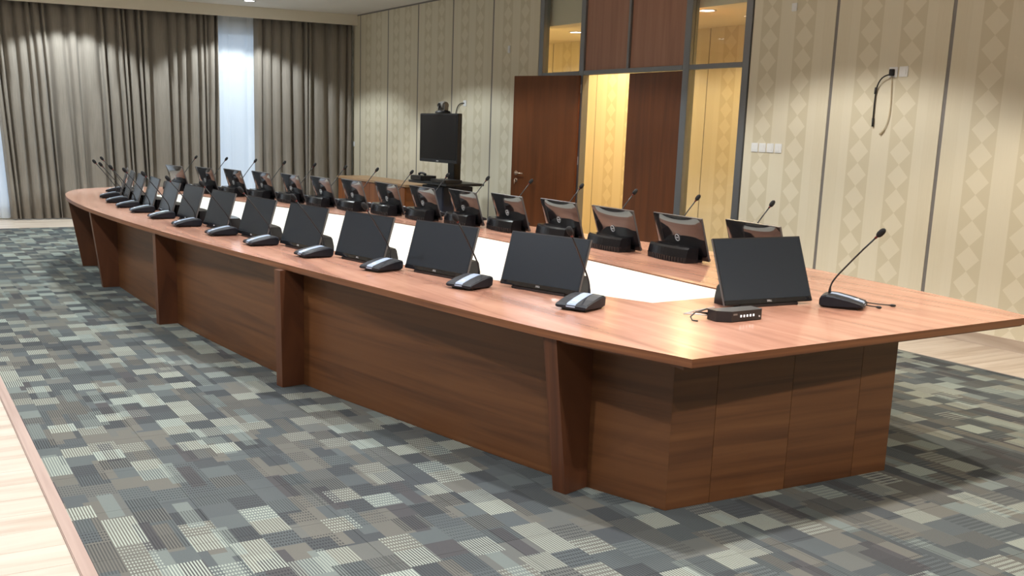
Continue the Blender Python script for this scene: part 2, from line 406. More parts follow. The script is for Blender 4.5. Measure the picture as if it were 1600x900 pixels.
ceiling = struct(bx('ceiling', (XL-.1, XW+.14, YN-.1, YF+.3, HC, HC+.12), 'ceiling'), 'plain off-white ceiling')
struct(bx('wall_left', (XL-.12, XL, YN, YF, -.1, HC), 'sidewall'), 'plain taupe wall left of the camera')
struct(bx('wall_near', (XL-.12, XW+.1, YN-.12, YN, -.1, HC), 'sidewall'), 'plain taupe wall behind the camera')
WX0, WX1, WZ0, WZ1 = .4, 7.0, .12, 3.05      # window opening in the far wall
struct(obj('wall_far', boxes('wall_far', [(XL-.12, WX0, YF, YF+.2, -.1, HC), (WX1, XW+.14, YF, YF+.2, -.1, HC), (WX0, WX1, YF, YF+.2, -.1, WZ0), (WX0, WX1, YF, YF+.2, WZ1, HC)], 'wallpaint')), 'far wall behind the curtains')
struct(bx('trim_4', (XL, XW, 17.02, 17.07, 3.236, HC), 'pelmet', bevel=.003), 'white pelmet board above the curtains')
win = struct(empty('window_1', ((WX0+WX1)/2, YF+.1, WZ0)), 'wide window behind the curtains')
def child_box(name, b6, mat, par, grain=0, bevel=0):
    l = par.location
    return bx(name, (b6[0]-l.x, b6[1]-l.x, b6[2]-l.y, b6[3]-l.y, b6[4]-l.z, b6[5]-l.z), mat, par, grain, bevel)
nmul = 6
for i in range(nmul+1):
    x = WX0+(WX1-WX0-.06)*i/nmul
    child_box('window_mullion', (x, x+.06, YF+.07, YF+.13, WZ0, WZ1), 'alu', win)
for i in range(nmul):
    xa = WX0+(WX1-WX0-.06)*i/nmul+.06; xb = WX0+(WX1-WX0-.06)*(i+1)/nmul
    for z in (WZ0, 2.35, WZ1-.06): child_box('window_rail', (xa, xb, YF+.07, YF+.13, z, z+.06), 'alu', win)
    child_box('pane', (xa, xb, YF+.095, YF+.103, WZ0+.06, 2.35), 'glass', win)
    child_box('pane', (xa, xb, YF+.095, YF+.103, 2.41, WZ1-.06), 'glass', win)

# right wall with wallpapered panels
DY0, DY1 = 7.65, 11.33        # door screen opening
TH = .03
wr = struct(obj('wall_right', boxes('wall_right', [(XW+TH, XW+.13, YN, DY0, -.1, HC), (XW+TH, XW+.13, DY1, YF, -.1, HC)], 'wallpaint')), 'right wall of wallpapered panels with diamond columns')
joints = [YN, -2.53, -1.385, -.24, .905, 2.05, 3.19, 4.335, 5.48, 6.628, DY0]
joints2 = [DY1, 12.48, 13.61, 14.72, 15.80, 16.91, YF]
def paper_panel(x0, x1, y0, y1, z0, z1, ref, par, name='wall_panel'):
    vs = boxv(x0, x1, y0, y1, z0, z1)
    return obj(name, mkmesh(name, vs, BF, 'paper', uv=[(v[1]-ref, v[2]) for v in vs]), par)
for js in (joints, joints2):
    for a, b in zip(js[:-1], js[1:]):
        ref = a if (js is joints2 or b != DY0 or True) else a
        paper_panel(XW, XW+TH, a+.017, b-.017, 0, HC, ref, wr)
    for a in js[1:-1]:
        bx('joint_strip', (XW+.004, XW+.02, a-.017, a+.017, 0, HC), 'alu_dark', wr)
bx('cornice_strip', (XW-.012, XW, DY1, 17.02, HC-.02, HC), 'alu_dark', wr)
struct(obj('baseboard_right', boxes('baseboard_right', [(XW-.014, XW, YN, DY0-.02, 0, .09), (XW-.014, XW, DY1+.02, YF-.4, 0, .09)], 'plank', 1)), 'pale wooden baseboard along the right wall')

# ------------------------------------------------------------------ corridor behind the door screen
CW = 9.2
cw = struct(bx('wall_corridor', (CW+TH, CW+.12, 3.0, 18.5, -.1, 2.95), 'plaster'), 'warm lit corridor wall beyond the doorway')
k = 3.23
while k < 18.4:
    paper_panel(CW, CW+TH, k+.008, min(k+1.145, 18.5)-.008, 0, 2.84, k, cw); bx('joint_strip', (CW+.006, CW+.02, k-.008, k+.008, 0, 2.84), 'alu_dark', cw); k += 1.145
struct(bx('ceiling_corridor', (XW+.22, CW+.12, 3.0, 18.5, 2.84, 2.95), 'plaster'), 'corridor ceiling beyond the door screen')
struct(bx('wall_corridor_bulkhead', (XW+.13, XW+.22, 3.0, 18.5, 2.84, HC), 'plaster'), 'painted bulkhead above the corridor ceiling edge')
struct(bx('floor_corridor', (XW+.1, CW+.12, 3.0, 18.5, -.1, 0), 'plank', grain=1), 'corridor floor beyond the doorway')
struct(obj('wall_corridor_end', boxes('wall_corridor_end', [(XW+.13, CW+.12, 2.9, 3.0, -.1, 2.95), (XW+.13, CW+.12, 18.5, 18.6, -.1, 2.95)], 'plaster')), 'end walls of the corridor')

# ------------------------------------------------------------------ ceiling downlights
def downlight(loc, tint, cone, watts, label, group, blend=.22):
    r = empty('ceiling_downlight', loc)
    tag(r, label, 'light', group)
    obj('trim_ring', lathe('trim_ring', [(.075, 0), (.098, 0), (.102, -.006), (.094, -.010), (.078, -.008), (.075, 0)], 'silver', 24), r)
    obj('diffuser', lathe('diffuser', [(.001, -.002), (.074, -.002), (.074, -.0035), (.001, -.0035)], 'lamp', 24), r)
    ld = bpy.data.lights.new('downlight_lamp', 'SPOT'); ld.energy = watts; ld.color = tint; ld.spot_size = math.radians(cone); ld.spot_blend = blend; ld.shadow_soft_size = .06
    lo = obj('lamp', ld, r, (0, 0, -.02))
    return r
xs = [0.01, 2.65, 5.29]; ys = [16.2, 12.78, 9.54, 6.3, 3.06, -.18]
rown = ['far', 'second', 'third', 'fourth', 'fifth', 'nearest']
coln = ['left', 'middle', 'right']
for i, y in enumerate(ys):
    for j, x in enumerate(xs):
        tint = COOL if i < 3 else (NEUTRAL if j < 2 else ((1.0, .97, .90) if i == 3 else WARM))
        lab = ('round white downlight glowing in the ceiling near the curtains' if (i, j) == (0, 2) else 'round ceiling downlight in the %s crosswise row, %s one' % (rown[i], coln[j]))
        downlight((x, y, HC), tint, 124, LAMP_W*(.78 if i < 3 else 1.0), lab, 'ceiling downlights of the conference room')
for n_, y in enumerate((5.6, 8.66, 11.7, 14.8)):
    downlight((7.82 if n_ == 1 else 8.3, y, 2.84), (1, .71, .33), 160, CORRIDOR_W, 'round downlight in the corridor ceiling, %s from the camera' % ORD[n_], 'corridor downlights', .3)

# ------------------------------------------------------------------ door screen
fr = struct(empty('trim_5', (XW, (DY0+DY1)/2, 0)), 'grey aluminium door screen frame with glazed sidelights')
def frb(name, y0, y1, z0, z1, mat='alu', x0=XW-.005, x1=XW+.085, grain=2, bevel=.003): return child_box(name, (x0, x1, y0, y1, z0, z1), mat, fr, grain, bevel)
Z0, Z1 = 2.21, 2.26
for a, b in ((DY0, DY0+.09), (8.50, 8.60), (10.36, 10.45), (11.24, DY1)): frb('frame_post', a, b, 0, HC)
frb('frame_post', 9.51, 9.55, Z1, HC)
for a, b in ((DY0+.09, 8.50), (8.60, 10.36), (10.45, 11.24)): frb('transom_bar', a, b, Z0, Z1)
for a, b in ((8.60, 9.51), (9.55, 10.36)): frb('transom_panel', a, b, Z1, HC, 'transom', XW+.02, XW+.06, 2)
for a, b in ((DY0+.09, 8.50), (10.45, 11.24)):
    frb('pane', a, b, Z1, HC, 'glass', XW+.036, XW+.046, 2, 0); frb('pane', a, b, .08, Z0, 'glass', XW+.036, XW+.046, 2, 0); frb('bottom_rail', a, b, 0, .08)
def door_leaf(name, label, width, loc, rz, handles, hinge_sign):
    """leaf hinged at its local origin, extending along -Y local, 4.5 cm thick in X"""
    r = struct(empty(name, loc, rz), label)
    bx('leaf', (-.0225, .0225, -width, 0, .006, Z0-.006), 'door', r, 2, .003)
    for z in (.25, 1.15, 2.0): bx('hinge', (-.034, -.0225, -.012, .018, z, z+.10), 'silver', r, 2)
    if handles:
        for s in (-1, 1):
            xo = s*.0225
            obj('handle_rose', lathe('handle_rose', [(.026, 0), (.026, s*.008), (.02, s*.010)], 'chrome', 16, 'X', (xo, -width+.075, 1.02)), r)
            h = obj('handle', tube('handle', [(xo, -width+.075, 1.02), (xo+s*.05, -width+.075, 1.02), (xo+s*.055, -width+.095, 1.02), (xo+s*.055, -width+.20, 1.018)], .009, 'chrome', 8), r)
            obj('lock_rose', lathe('lock_rose', [(.024, 0), (.024, s*.008), (.018, s*.010)], 'chrome', 16, 'X', (xo, -width+.075, .93)), r)
            if s == -1 or s == 1:
                obj('key', tube('key', [(xo+s*.01, -width+.075, .93), (xo+s*.04, -width+.075, .93), (xo+s*.042, -width+.075, .885)], .006, 'chrome', 6), r)
    return r
ang = math.atan2(.41, .80)       # nearly folded back against the wall
door_leaf('door_1', 'open brown door leaf swung back against the glazed sidelight', .90, (XW-.03, 10.38, 0), -(PI-ang), True, 1)
door_leaf('door_2', 'closed brown door leaf beside the right sidelight', .905, (XW+.04, 8.605, 0), PI, False, 1)

# ------------------------------------------------------------------ curtains
def curtain(name, x0, x1, y, z0, z1, amp, wl, mat, seed, lean=0, nz=7, thick=.004):
    rnd = random.Random(seed)
    knots = [x0]
    while knots[-1] < x1: knots.append(knots[-1]+wl*rnd.choice((.5, .6, .8, 1.0, 1.3, 1.9))*rnd.uniform(.85, 1.15))
    knots[-1] = x1
    amps = [rnd.uniform(.45, 1.0)*amp for _ in knots]; drift = [rnd.uniform(-.35, .35)*wl for _ in knots]
    cols = []
    for i in range(len(knots)-1):
        for s in range(12):
            t = s/12; cols.append((i, t))
    cols.append((len(knots)-2, 1.0))
    vs, fs = [], []
    for r_ in range(nz+1):
        h = r_/nz; z = z0+(z1-z0)*h
        for (i, t) in cols:
            k0 = knots[i]+drift[i]*(1-h)*.9*(0 if i == 0 else 1); k1 = knots[i+1]+(drift[i+1]*(1-h)*.9 if i+1 < len(knots)-1 else 0)
            x = k0+(k1-k0)*t
            x += lean*(1-h)*(1-(x-x0)/(x1-x0))
            A = amps[i]*(1-t)+amps[i+1]*t
            p = math.cos(2*PI*t); wv = -1+2*((1+p)/2)**2.6*(1 if True else 0)
            yy = y+A*wv*(.75+.35*(1-h))+.012*math.sin(i*1.7+h*3)
            vs.append((x, yy, z))
    nc = len(cols)
    for r_ in range(nz):
        for c in range(nc-1): fs.append((r_*nc+c, r_*nc+c+1, (r_+1)*nc+c+1, (r_+1)*nc+c))
    o = obj(name, mkmesh(name, vs, fs, mat, smooth=True))
    if thick:
        md = o.modifiers.new('cloth', 'SOLIDIFY'); md.thickness = thick
    return o
tag(curtain('drape_curtain', 1.60, 5.07, 17.19, .015, 3.30, .070, .145, 'curtain', 3, lean=.18), 'wide taupe drape left of the narrow white sheer', 'curtain', 'taupe drapes on the far wall')
tag(curtain('drape_curtain', 5.69, 7.46, 17.19, .015, 3.30, .070, .145, 'curtain', 11), 'taupe drape between the white sheer and the right wall', 'curtain', 'taupe drapes on the far wall')
tag(curtain('sheer_curtain', 4.95, 5.82, 17.31, .02, 3.30, .022, .16, 'sheer', 5, thick=0), 'narrow white sheer curtain lit by daylight between two taupe drapes', 'curtain', 'white sheers')
tag(curtain('sheer_curtain', .38, 1.95, 17.31, .02, 3.30, .022, .16, 'sheer', 6, thick=0), 'white sheer curtain showing at the left edge of the wide drape', 'curtain', 'white sheers')
tag(curtain('drape_curtain', -2.3, .5, 17.19, .015, 3.30, .070, .145, 'curtain', 21), 'taupe drape at the far left end of the window wall', 'curtain', 'taupe drapes on the far wall')

# ------------------------------------------------------------------ conference table
TT, TU = .755, .715
left_pts = [(2.61, 2.84), (2.41, 3.58), (2.24, 4.75), (2.05, 6.15), (1.86, 7.75), (1.75, 9.05), (1.70, 10.30), (1.73, 11.40), (1.85, 12.20), (2.10, 12.78), (2.55, 13.08)]
right_pts = [(4.79, 2.90), (4.92, 3.36), (5.06, 4.10), (5.15, 4.80), (5.14, 5.50), (5.07, 6.20), (4.95, 7.0), (4.80, 8.0), (4.61, 9.0), (4.38, 10.0), (4.14, 11.0), (3.86, 12.0), (3.48, 12.66), (3.0, 13.02), (2.55, 13.08)]
oL, oR = spline(left_pts, 6), spline(right_pts, 6)
outer = oL+oR[::-1][1:]          # left near -> far -> right near
inL = spline([(3.30, 3.90), (3.21, 4.13), (2.95, 4.84), (2.75, 5.58), (2.62, 6.33), (2.54, 7.16), (2.50, 8.0), (2.48, 9.0), (2.50, 10.0), (2.58, 11.0), (2.72, 11.8)], 5)
inR = spline([(3.95, 3.93), (3.95, 4.20), (3.985, 4.83), (4.02, 5.41), (4.05, 6.2), (4.03, 7.0), (3.95, 7.76), (3.84, 8.5), (3.70, 9.1), (3.50, 9.92), (3.31, 10.73), (3.18, 11.3), (3.05, 11.8)], 5)
inner = inL+inR[::-1]
table = empty('conference_table', (3.5, 8.0, 0)); tag(table, 'long boat-shaped wooden conference table with white centre and panelled base', 'table')
TO = Vector((3.5, 8.0, 0))
def lc(p, z): return (p[0]-TO.x, p[1]-TO.y, z)
def ring(name, out, inn, z0, z1, mats, par):
    bm = bmesh.new()
    lo = [bm.verts.new(lc(p, z1)) for p in out]; es = [bm.edges.new((lo[i], lo[(i+1) % len(lo)])) for i in range(len(lo))]
    li = []
    if inn:
        li = [bm.verts.new(lc(p, z1)) for p in inn]; es += [bm.edges.new((li[i], li[(i+1) % len(li)])) for i in range(len(li))]
    bmesh.ops.triangle_fill(bm, use_beauty=True, use_dissolve=False, edges=es)
    bm.verts.index_update()
    top = [v.co.copy() for v in bm.verts]; tf = [tuple(v.index for v in f.verts) for f in bm.faces]; nv = len(top)
    lo_i = [v.index for v in lo]; li_i = [v.index for v in li]; bm.free()
    vs = [tuple(v) for v in top]+[(v.x, v.y, z0) for v in top]
    fs = list(tf)+[tuple(i+nv for i in f[::-1]) for f in tf]; fm = [0]*len(fs)
    for L_ in (lo_i, li_i):
        for i in range(len(L_)):
            a, b = L_[i], L_[(i+1) % len(L_)]; fs.append((a, b, b+nv, a+nv)); fm.append(1)
    return obj(name, mkmesh(name, vs, fs, mats, 1, fm), par)
def shrink(poly, d):
    n = len(poly); out = []
    for i in range(n):
        a, b = Vector(poly[i-1]), Vector(poly[(i+1) % n]); t = (b-a).normalized(); nn = Vector((t.y, -t.x)); out.append(tuple(Vector(poly[i])+nn*d))
    return out
ring('table_top', outer, inner, TU+.006, TT, ['tabletop', 'edge'], table)
ring('inset_panel', shrink(inner, .004), None, TU+.006, TT-.007, ['white', 'white'], table)
ring('under_rim', shrink(outer, .045), shrink(outer, .17), TU-.012, TU+.0055, ['leg', 'leg'], table)
# base panels
bL = spline([(2.83, 3.18), (2.65, 3.75), (2.42, 4.80), (2.21, 5.85), (2.09, 6.90), (2.01, 7.95), (1.97, 9.2), (1.96, 10.2), (1.99, 11.2), (2.12, 12.0), (2.38, 12.55)], 8)
bR = spline([(4.16, 3.14), (4.50, 3.75), (4.74, 4.6), (4.80, 5.5), (4.74, 6.4), (4.62, 7.2), (4.45, 8.1), (4.22, 9.1), (3.98, 10.1), (3.72, 11.1), (3.45, 11.9), (3.1, 12.45), (2.38, 12.55)], 8)
def wallstrip(name, pts, mat, par, th=.03, zt=TU+.004, inward=1):
    n = len(pts); vs, uv, fs = [], [], []; acc = 0
    for i, p in enumerate(pts):
        a, b = Vector(pts[max(i-1, 0)]), Vector(pts[min(i+1, n-1)]); t = (b-a).normalized(); nn = Vector((t.y, -t.x))*inward*th
        if i: acc += (Vector(p)-Vector(pts[i-1])).length
        q = (p[0]+nn.x, p[1]+nn.y)
        vs += [lc(p, .004), lc(p, zt), lc(q, zt), lc(q, .004)]; uv += [(acc, 0), (acc, zt), (acc, zt+th), (acc, -th)]
    for i in range(n-1):
        for k_ in range(4): fs.append((i*4+k_, i*4+(k_+1) % 4, i*4+4+(k_+1) % 4, i*4+4+k_))
    fs += [(0, 1, 2, 3), tuple((n-1)*4+k_ for k_ in range(4))]
    return obj(name, mkmesh(name, vs, fs, mat, uv=uv), par)
def cutat(poly, ys_):
    """split polyline at given y values"""
    res, cur, idx = [], [poly[0]], 0
    for a, b in zip(poly[:-1], poly[1:]):
        while idx < len(ys_) and a[1] < ys_[idx] <= b[1]:
            t = (ys_[idx]-a[1])/(b[1]-a[1]); p = (a[0]+(b[0]-a[0])*t, ys_[idx]); cur.append(p); res.append(cur); cur = [p]; idx += 1
        if (Vector(b)-Vector(cur[-1])).length > 1e-5: cur.append(b)
    res.append(cur); return res
legs_y = [3.60, 5.86, 8.08, 10.09, 11.62]
segsL = cutat(bL, legs_y)
for sg in segsL: wallstrip('side_panel', sg, 'panel', table)
for sg in cutat(bR, [3.9, 6.2, 8.4, 10.3, 11.9]): wallstrip('side_panel', sg, 'panel', table, inward=-1)
ex = [2.83, 3.069, 3.505, 3.932, 4.16]
for a, b in zip(ex[:-1], ex[1:]):
    f_ = lambda x: 3.18+(x-2.83)/(4.16-2.83)*(3.14-3.18)
    wallstrip('end_panel', [(b-.0012, f_(b)), (a+.0012, f_(a))], 'panel', table, inward=1 if False else -1 if False else 1)
def on_poly(poly, y):
    for a, b in zip(poly[:-1], poly[1:]):
        if a[1] <= y <= b[1]:
            t = (y-a[1])/(b[1]-a[1]); return Vector((a[0]+(b[0]-a[0])*t, y)), (Vector(b)-Vector(a)).normalized()
def leg(base, edge, y, side):
    p, t = on_poly(base, y); n = Vector((-t.y, t.x))*side
    # distance to the table edge along n
    dmin = .3
    for a, b in zip(edge[:-1], edge[1:]):
        a, b = Vector(a), Vector(b); dd = b-a; den = n.x*dd.y-n.y*dd.x
        if abs(den) < 1e-6: continue
        s = ((a.x-p.x)*dd.y-(a.y-p.y)*dd.x)/den; q = ((a.x-p.x)*n.y-(a.y-p.y)*n.x)/den
        if -.01 <= q <= 1.01 and s > 0: dmin = s
    top, bot, hw = max(dmin-.018, .16), .150, .036
    vs = []
    for s in (-1, 1):
        for d_, z in ((-.02, .004), (bot, .004), (top, TU+.004), (-.02, TU+.004)):
            q = p+n*d_+t*hw*s; vs.append(lc(q, z))
    fs = [(0, 1, 2, 3), (7, 6, 5, 4), (0, 4, 5, 1), (1, 5, 6, 2), (2, 6, 7, 3), (3, 7, 4, 0)]
    uv = [(v[2], (i % 4)*.07+(i//4)*.2) for i, v in enumerate(vs)]
    obj('leg', mkmesh('leg', vs, fs, 'leg', uv=uv), table)
for y in legs_y: leg(bL, oL, y, 1)
for y in (3.9, 6.2, 8.4, 10.3, 11.6): leg(bR, oR, y, -1)

# ------------------------------------------------------------------ monitors
MW, MH, MZ, TILT = .525, .288, .016, .30
ct, st_ = math.cos(TILT), math.sin(TILT)
def pt(x, d, u): return (x, d*ct+u*st_, MZ+u*ct-d*st_)      # panel frame -> local
def slab(name, x0, x1, d0, d1, u0, u1, mats, par, fm=None, bevel=0):
    vs = [pt(x, d, u) for (x, d, u) in boxv(x0, x1, d0, d1, u0, u1)]
    me = mkmesh(name, vs, BF, mats, 0, fm)
    if bevel:
        bm = bmesh.new(); bm.from_mesh(me); bmesh.ops.bevel(bm, geom=bm.edges[:], offset=bevel, segments=2, affect='EDGES'); bm.to_mesh(me); bm.free()
    return obj(name, me, par)
def make_monitor():
    r = empty('desk_monitor')
    hw = MW/2
    # front frame: black face, silver rim
    slab('frame', -hw, hw, 0, .012, 0, MH, ['rim', 'black'], r, [0, 0, 1, 0, 1, 0])
    sc = slab('screen', -hw+.006, hw-.006, -.0012, .002, .024, MH-.006, 'screen', r)
    ch = slab('chin_bar', -hw+.001, hw-.001, -.004, .004, .001, .022, 'gloss', r, bevel=.002)
    me = textmesh('brand_mark', 'DELL', .013, 'silver', .0003)
    lg = obj('brand_mark', me, ch); lg.location = pt(0, -.0045, .0115); lg.rotation_euler = (PI/2-TILT, 0, 0)
    # convex glossy back shell
    nx, nu = 14, 10; vs, fs = [], []
    for j in range(nu+1):
        for i in range(nx+1):
            x = -1+2*i/nx; u = j/nu
            d = .012+.024*(1-x*x)**.5*(1-(2*u-1)**4)**.6*(.65+.35*(1-u))
            vs.append(pt(x*(hw-.004), d, .004+u*(MH-.008)))
    for j in range(nu):
        for i in range(nx): a = j*(nx+1)+i; fs.append((a, a+1, a+nx+2, a+nx+1))
    sh = obj('back_shell', mkmesh('back_shell', vs, fs, 'gloss', smooth=True), r)
    # ring emblem on the back
    rv, rf = [], []
    for k_ in range(24):
        a = 2*PI*k_/24
        for rr, dd in ((.019, .0), (.019, .003), (.024, .003), (.024, .0)): rv.append(pt(rr*math.cos(a), .0345+dd, .145+rr*math.sin(a)))
    for k_ in range(24):
        for q in range(4): rf.append((k_*4+q, k_*4+(q+1) % 4, ((k_+1) % 24)*4+(q+1) % 4, ((k_+1) % 24)*4+q))
    em = obj('emblem_ring', mkmesh('emblem_ring', rv, rf, 'silver'), sh)
    tx = obj('emblem_letters', textmesh('emblem_letters', 'DELL', .0125, 'silver', .001), sh); tx.location = pt(0, .0365, .145); tx.rotation_euler = (PI/2+TILT, 0, PI)
    tx.rotation_euler = (Matrix(((-1, 0, 0), (0, st_, ct), (0, ct, -st_))).to_euler())
    # stand block behind the panel: convex rear face, grooves along the foot
    bw, y0, y1, hb = .212, .060, .185, .098
    vs, fs = [], []; n = 12
    for i in range(n+1):
        x = -1+2*i/n; yb = y1-.030*x*x
        for (yy, zz) in ((y0, .0), (yb, .0), (yb, .035), (yb-.012, hb-.012), (yb-.022, hb), (y0, hb)): vs.append((x*bw, yy, zz))
    for i in range(n):
        for k_ in range(6): fs.append((i*6+k_, i*6+(k_+1) % 6, i*6+6+(k_+1) % 6, i*6+6+k_))
    fs += [tuple(range(6)), tuple(n*6+k_ for k_ in range(6))]
    sb = obj('stand_block', mkmesh('stand_block', vs, fs, 'satin'), r)
    gb = []
    for i in range(15):
        x = -.18+i*.0257; yb = y1-.030*(x/bw)**2; gb.append((x-.004, x+.004, yb-.004, yb+.003, .004, .032))
    obj('vent_ribs', boxes('vent_ribs', gb, 'black'), sb)
    obj('hinge_arm', boxes('hinge_arm', [(-.13, -.09, .02, .075, .022, .070), (.09, .13, .02, .075, .022, .070)], 'black', bevel=.004), r)
    obj('foot_bar', boxes('foot_bar', [(-.18, .18, -.004, .06, 0, .014)], 'black', bevel=.003), r)
    return r
mon_left = [(2.942, 4.382, 196), (2.713, 5.087, 193), (2.540, 5.765, 189.5), (2.420, 6.472, 187), (2.333, 7.19, 184), (2.270, 7.905, 182.5), (2.228, 8.60, 181), (2.213, 9.25, 178.5), (2.203, 9.89, 176.5), (2.210, 10.47, 174.5), (2.250, 11.07, 172), (2.320, 11.68, 169)]
mon_right = [(4.78, 4.65, -7), (4.665, 5.21, -5), (4.61, 5.83, -4.6), (4.625, 6.52, -4), (4.565, 7.17, -3.6), (4.45, 7.70, -3.3), (4.34, 8.24, -3), (4.25, 8.80, -2.7), (4.12, 9.31, -2), (4.00, 9.83, -1.3), (3.88, 10.37, 0), (3.74, 10.90, 2), (3.585, 11.42, 3.5), (3.405, 11.93, 5), (3.19, 12.43, 7)]
proto = make_monitor()
first = True
def place_monitor(x, y, a, label, group):
    global first
    o = proto if first else copy_tree(proto); first = False
    o.location = (x, y, TT); o.rotation_euler[2] = math.radians(a+90); tag(o, label, 'monitor', group)
for i, p in enumerate(mon_left):
    place_monitor(*p, ('black desk monitor facing the camera side, %s from the near end of its row' % ORD[i]) if i < 11 else 'black desk monitor facing the camera side, farthest of its row', 'monitors along the near side of the table')
for i, p in enumerate(mon_right):
    place_monitor(*p, ('black desk monitor seen from its glossy back, %s from the near end of its row' % ORD[i]) if i < 14 else 'black desk monitor seen from its glossy back, farthest of its row', 'monitors along the far side of the table')
MW, MH, MZ, TILT = .54, .335, .016, .40
ct, st_ = math.cos(TILT), math.sin(TILT)
proto = make_monitor(); first = True
place_monitor(3.785, 3.605, -95, 'black desk monitor alone at the near end of the table beside the small button box', None)

# ------------------------------------------------------------------ gooseneck microphones
def make_mic():
    """faces -Y; base centred on origin"""
    r = empty('gooseneck_microphone')
    dp, wd = .19, .155
    st = [(-.095, .150, .020, .012), (-.085, .154, .027, .010), (-.03, .156, .040, .006), (.03, .152, .050, .003), (.065, .146, .052, .002), (.088, .138, .046, .004), (.095, .128, .034, .010)]
    st = [(y*1.08, w_*1.10, h*1.25, b0) for (y, w_, h, b0) in st]
    vs, fs = [], []
    for (y, w_, h, b0) in st:
        hw = w_/2
        for (x, z) in ((-hw+.012, b0), (-hw+.002, b0+.008 if h > .03 else b0+.004), (-hw, h*.84), (-hw*.93, h*.96), (-hw*.4, h), (hw*.4, h), (hw*.93, h*.96), (hw, h*.84), (hw-.002, b0+.008 if h > .03 else b0+.004), (hw-.012, b0)): vs.append((x, y, z))
    k_ = 10
    for i in range(len(st)-1):
        for q in range(k_): fs.append((i*k_+q, i*k_+(q+1) % k_, (i+1)*k_+(q+1) % k_, (i+1)*k_+q))
    fs += [tuple(range(k_)), tuple((len(st)-1)*k_+q for q in range(k_))]
    body = obj('base', mkmesh('base', vs, fs, 'mic'), r)
    obj('foot_plate', boxes('foot_plate', [(-.062, .062, -.078, .085, 0, .013)], 'black', bevel=.002), r)
    # silver control strip following the slope
    vs, fs = [], []
    pr = [(-.1030, .022), (-.0918, .0340), (-.0324, .0502), (.0324, .0627), (.060, .0645)]
    for (y, z) in pr: vs += [(-.024, y, z+.0015), (.024, y, z+.0015), (.024, y, z-.004), (-.024, y, z-.004)]
    for i in range(len(pr)-1):
        for q in range(4): fs.append((i*4+q, i*4+(q+1) % 4, i*4+4+(q+1) % 4, i*4+4+q))
    fs += [(0, 1, 2, 3), tuple((len(pr)-1)*4+q for q in range(4))]
    sp = obj('control_strip', mkmesh('control_strip', vs, fs, 'micstrip'), r)
    obj('talk_button', boxes('talk_button', [(-.012, .012, -.072, -.050, .036, .0465)], 'socket', bevel=.002), sp)
    # gooseneck
    p0 = (0, .068, .046)
    pts = [(0, .068, .060), (0, .068, .078)]+bez((0, .068, .078), (0, .068, .108), (0, .055, .13), (0, .03, .165), 6)[1:]+[Vector((0, -.02, .230)), Vector((0, -.07, .293)), Vector((0, -.12, .352))]
    nk = obj('gooseneck', tube('gooseneck', pts, [.0075, .0065]+[.0042]*(len(pts)-2), 'black', 8), r)
    d = Vector((0, -.05, .059)).normalized(); e0 = Vector(pts[-1])
    obj('light_ring', tube('light_ring', [e0-d*.006, e0+d*.008], .0062, 'red', 10), nk)
    cp = [(0.0, .0070), (.006, .0120), (.016, .0150), (.032, .0150), (.043, .012), (.050, .005)]
    obj('foam_capsule', tube('foam_capsule', [e0+d*(.006+a) for a, _ in cp], [b for _, b in cp], 'foam', 12), nk)
    return r
mproto = make_mic(); mfirst = True
def place_mic(x, y, a, label, group):
    global mfirst
    o = mproto if mfirst else copy_tree(mproto); mfirst = False
    o.location = (x, y, TT); o.rotation_euler[2] = math.radians(a+90); tag(o, label, 'microphone', group)
    return o
mic_left = [(2.870, 3.90, 204), (2.69, 4.64, 202), (2.53, 5.39, 198), (2.385, 6.09, 184), (2.275, 6.79, 183), (2.20, 7.47, 182), (2.13, 8.18, 181), (2.10, 8.88, 179), (2.075, 9.50, 177), (2.065, 10.06, 175), (2.085, 10.66, 173), (2.14, 11.30, 170), (2.37, 12.14, 160)]
for i, p in enumerate(mic_left):
    place_mic(*p, ('dark gooseneck microphone on the camera side of the table, %s from the near end' % ORD[i]) if i < 12 else 'dark gooseneck microphone on the camera side, at the rounded far end of the table', 'microphones along the near side of the table')
for i, (x, y, a) in enumerate(mon_right):
    ar = math.radians(a); n = Vector((math.cos(ar), math.sin(ar))); t = Vector((-n.y, n.x))
    off, out = (.36, .20) if i < 5 else (.30, .17)
    q = Vector((x, y))+n*out+t*off
    place_mic(q.x, q.y, a, ('gooseneck microphone rising behind the back-facing monitors, %s from the near end' % ORD[i]) if i < 14 else 'gooseneck microphone rising behind the farthest back-facing monitor', 'microphones along the far side of the table')
place_mic(4.13, 3.455, -58, 'dark gooseneck microphone right of the lone end monitor, leaning right', None)

# ------------------------------------------------------------------ button box and cables on the table end
bb = empty('button_box', (3.360, 3.385, TT), math.radians(-3)); tag(bb, 'small black switch box with five white buttons before the end monitor', 'switch box')
vs = []
for z in (.003, .050):
    for p in ((-.125, .055), (-.125, -.005), (-.07, -.045), (.115, -.030), (.125, -.018), (.125, .055)): vs.append((*p, z))
fs = [tuple(range(5, -1, -1)), tuple(range(6, 12))]+[(i, (i+1) % 6, 6+(i+1) % 6, 6+i) for i in range(6)]
obj('casing', mkmesh('casing', vs, fs, 'black'), bb)
fa = math.atan2(.015, .185)
for i in range(5):
    t = .30+i*.105; x, y = -.07+.185*t, -.045+.015*t
    b_ = obj('push_button', boxes('push_button', [(-.0036, .0036, -.0025, .002, .021, .031)], 'led'), bb, (x, y, 0), fa)
b_ = obj('power_socket', lathe('power_socket', [(.004, 0), (.004, -.003), (.002, -.003)], 'silver', 10, 'Y'), bb, (.10, -.0315, .018))
b_ = obj('name_plate', boxes('name_plate', [(-.012, .012, -.001, .001, .032, .039)], 'grey'), bb, (-.05, -.0437, 0), fa)
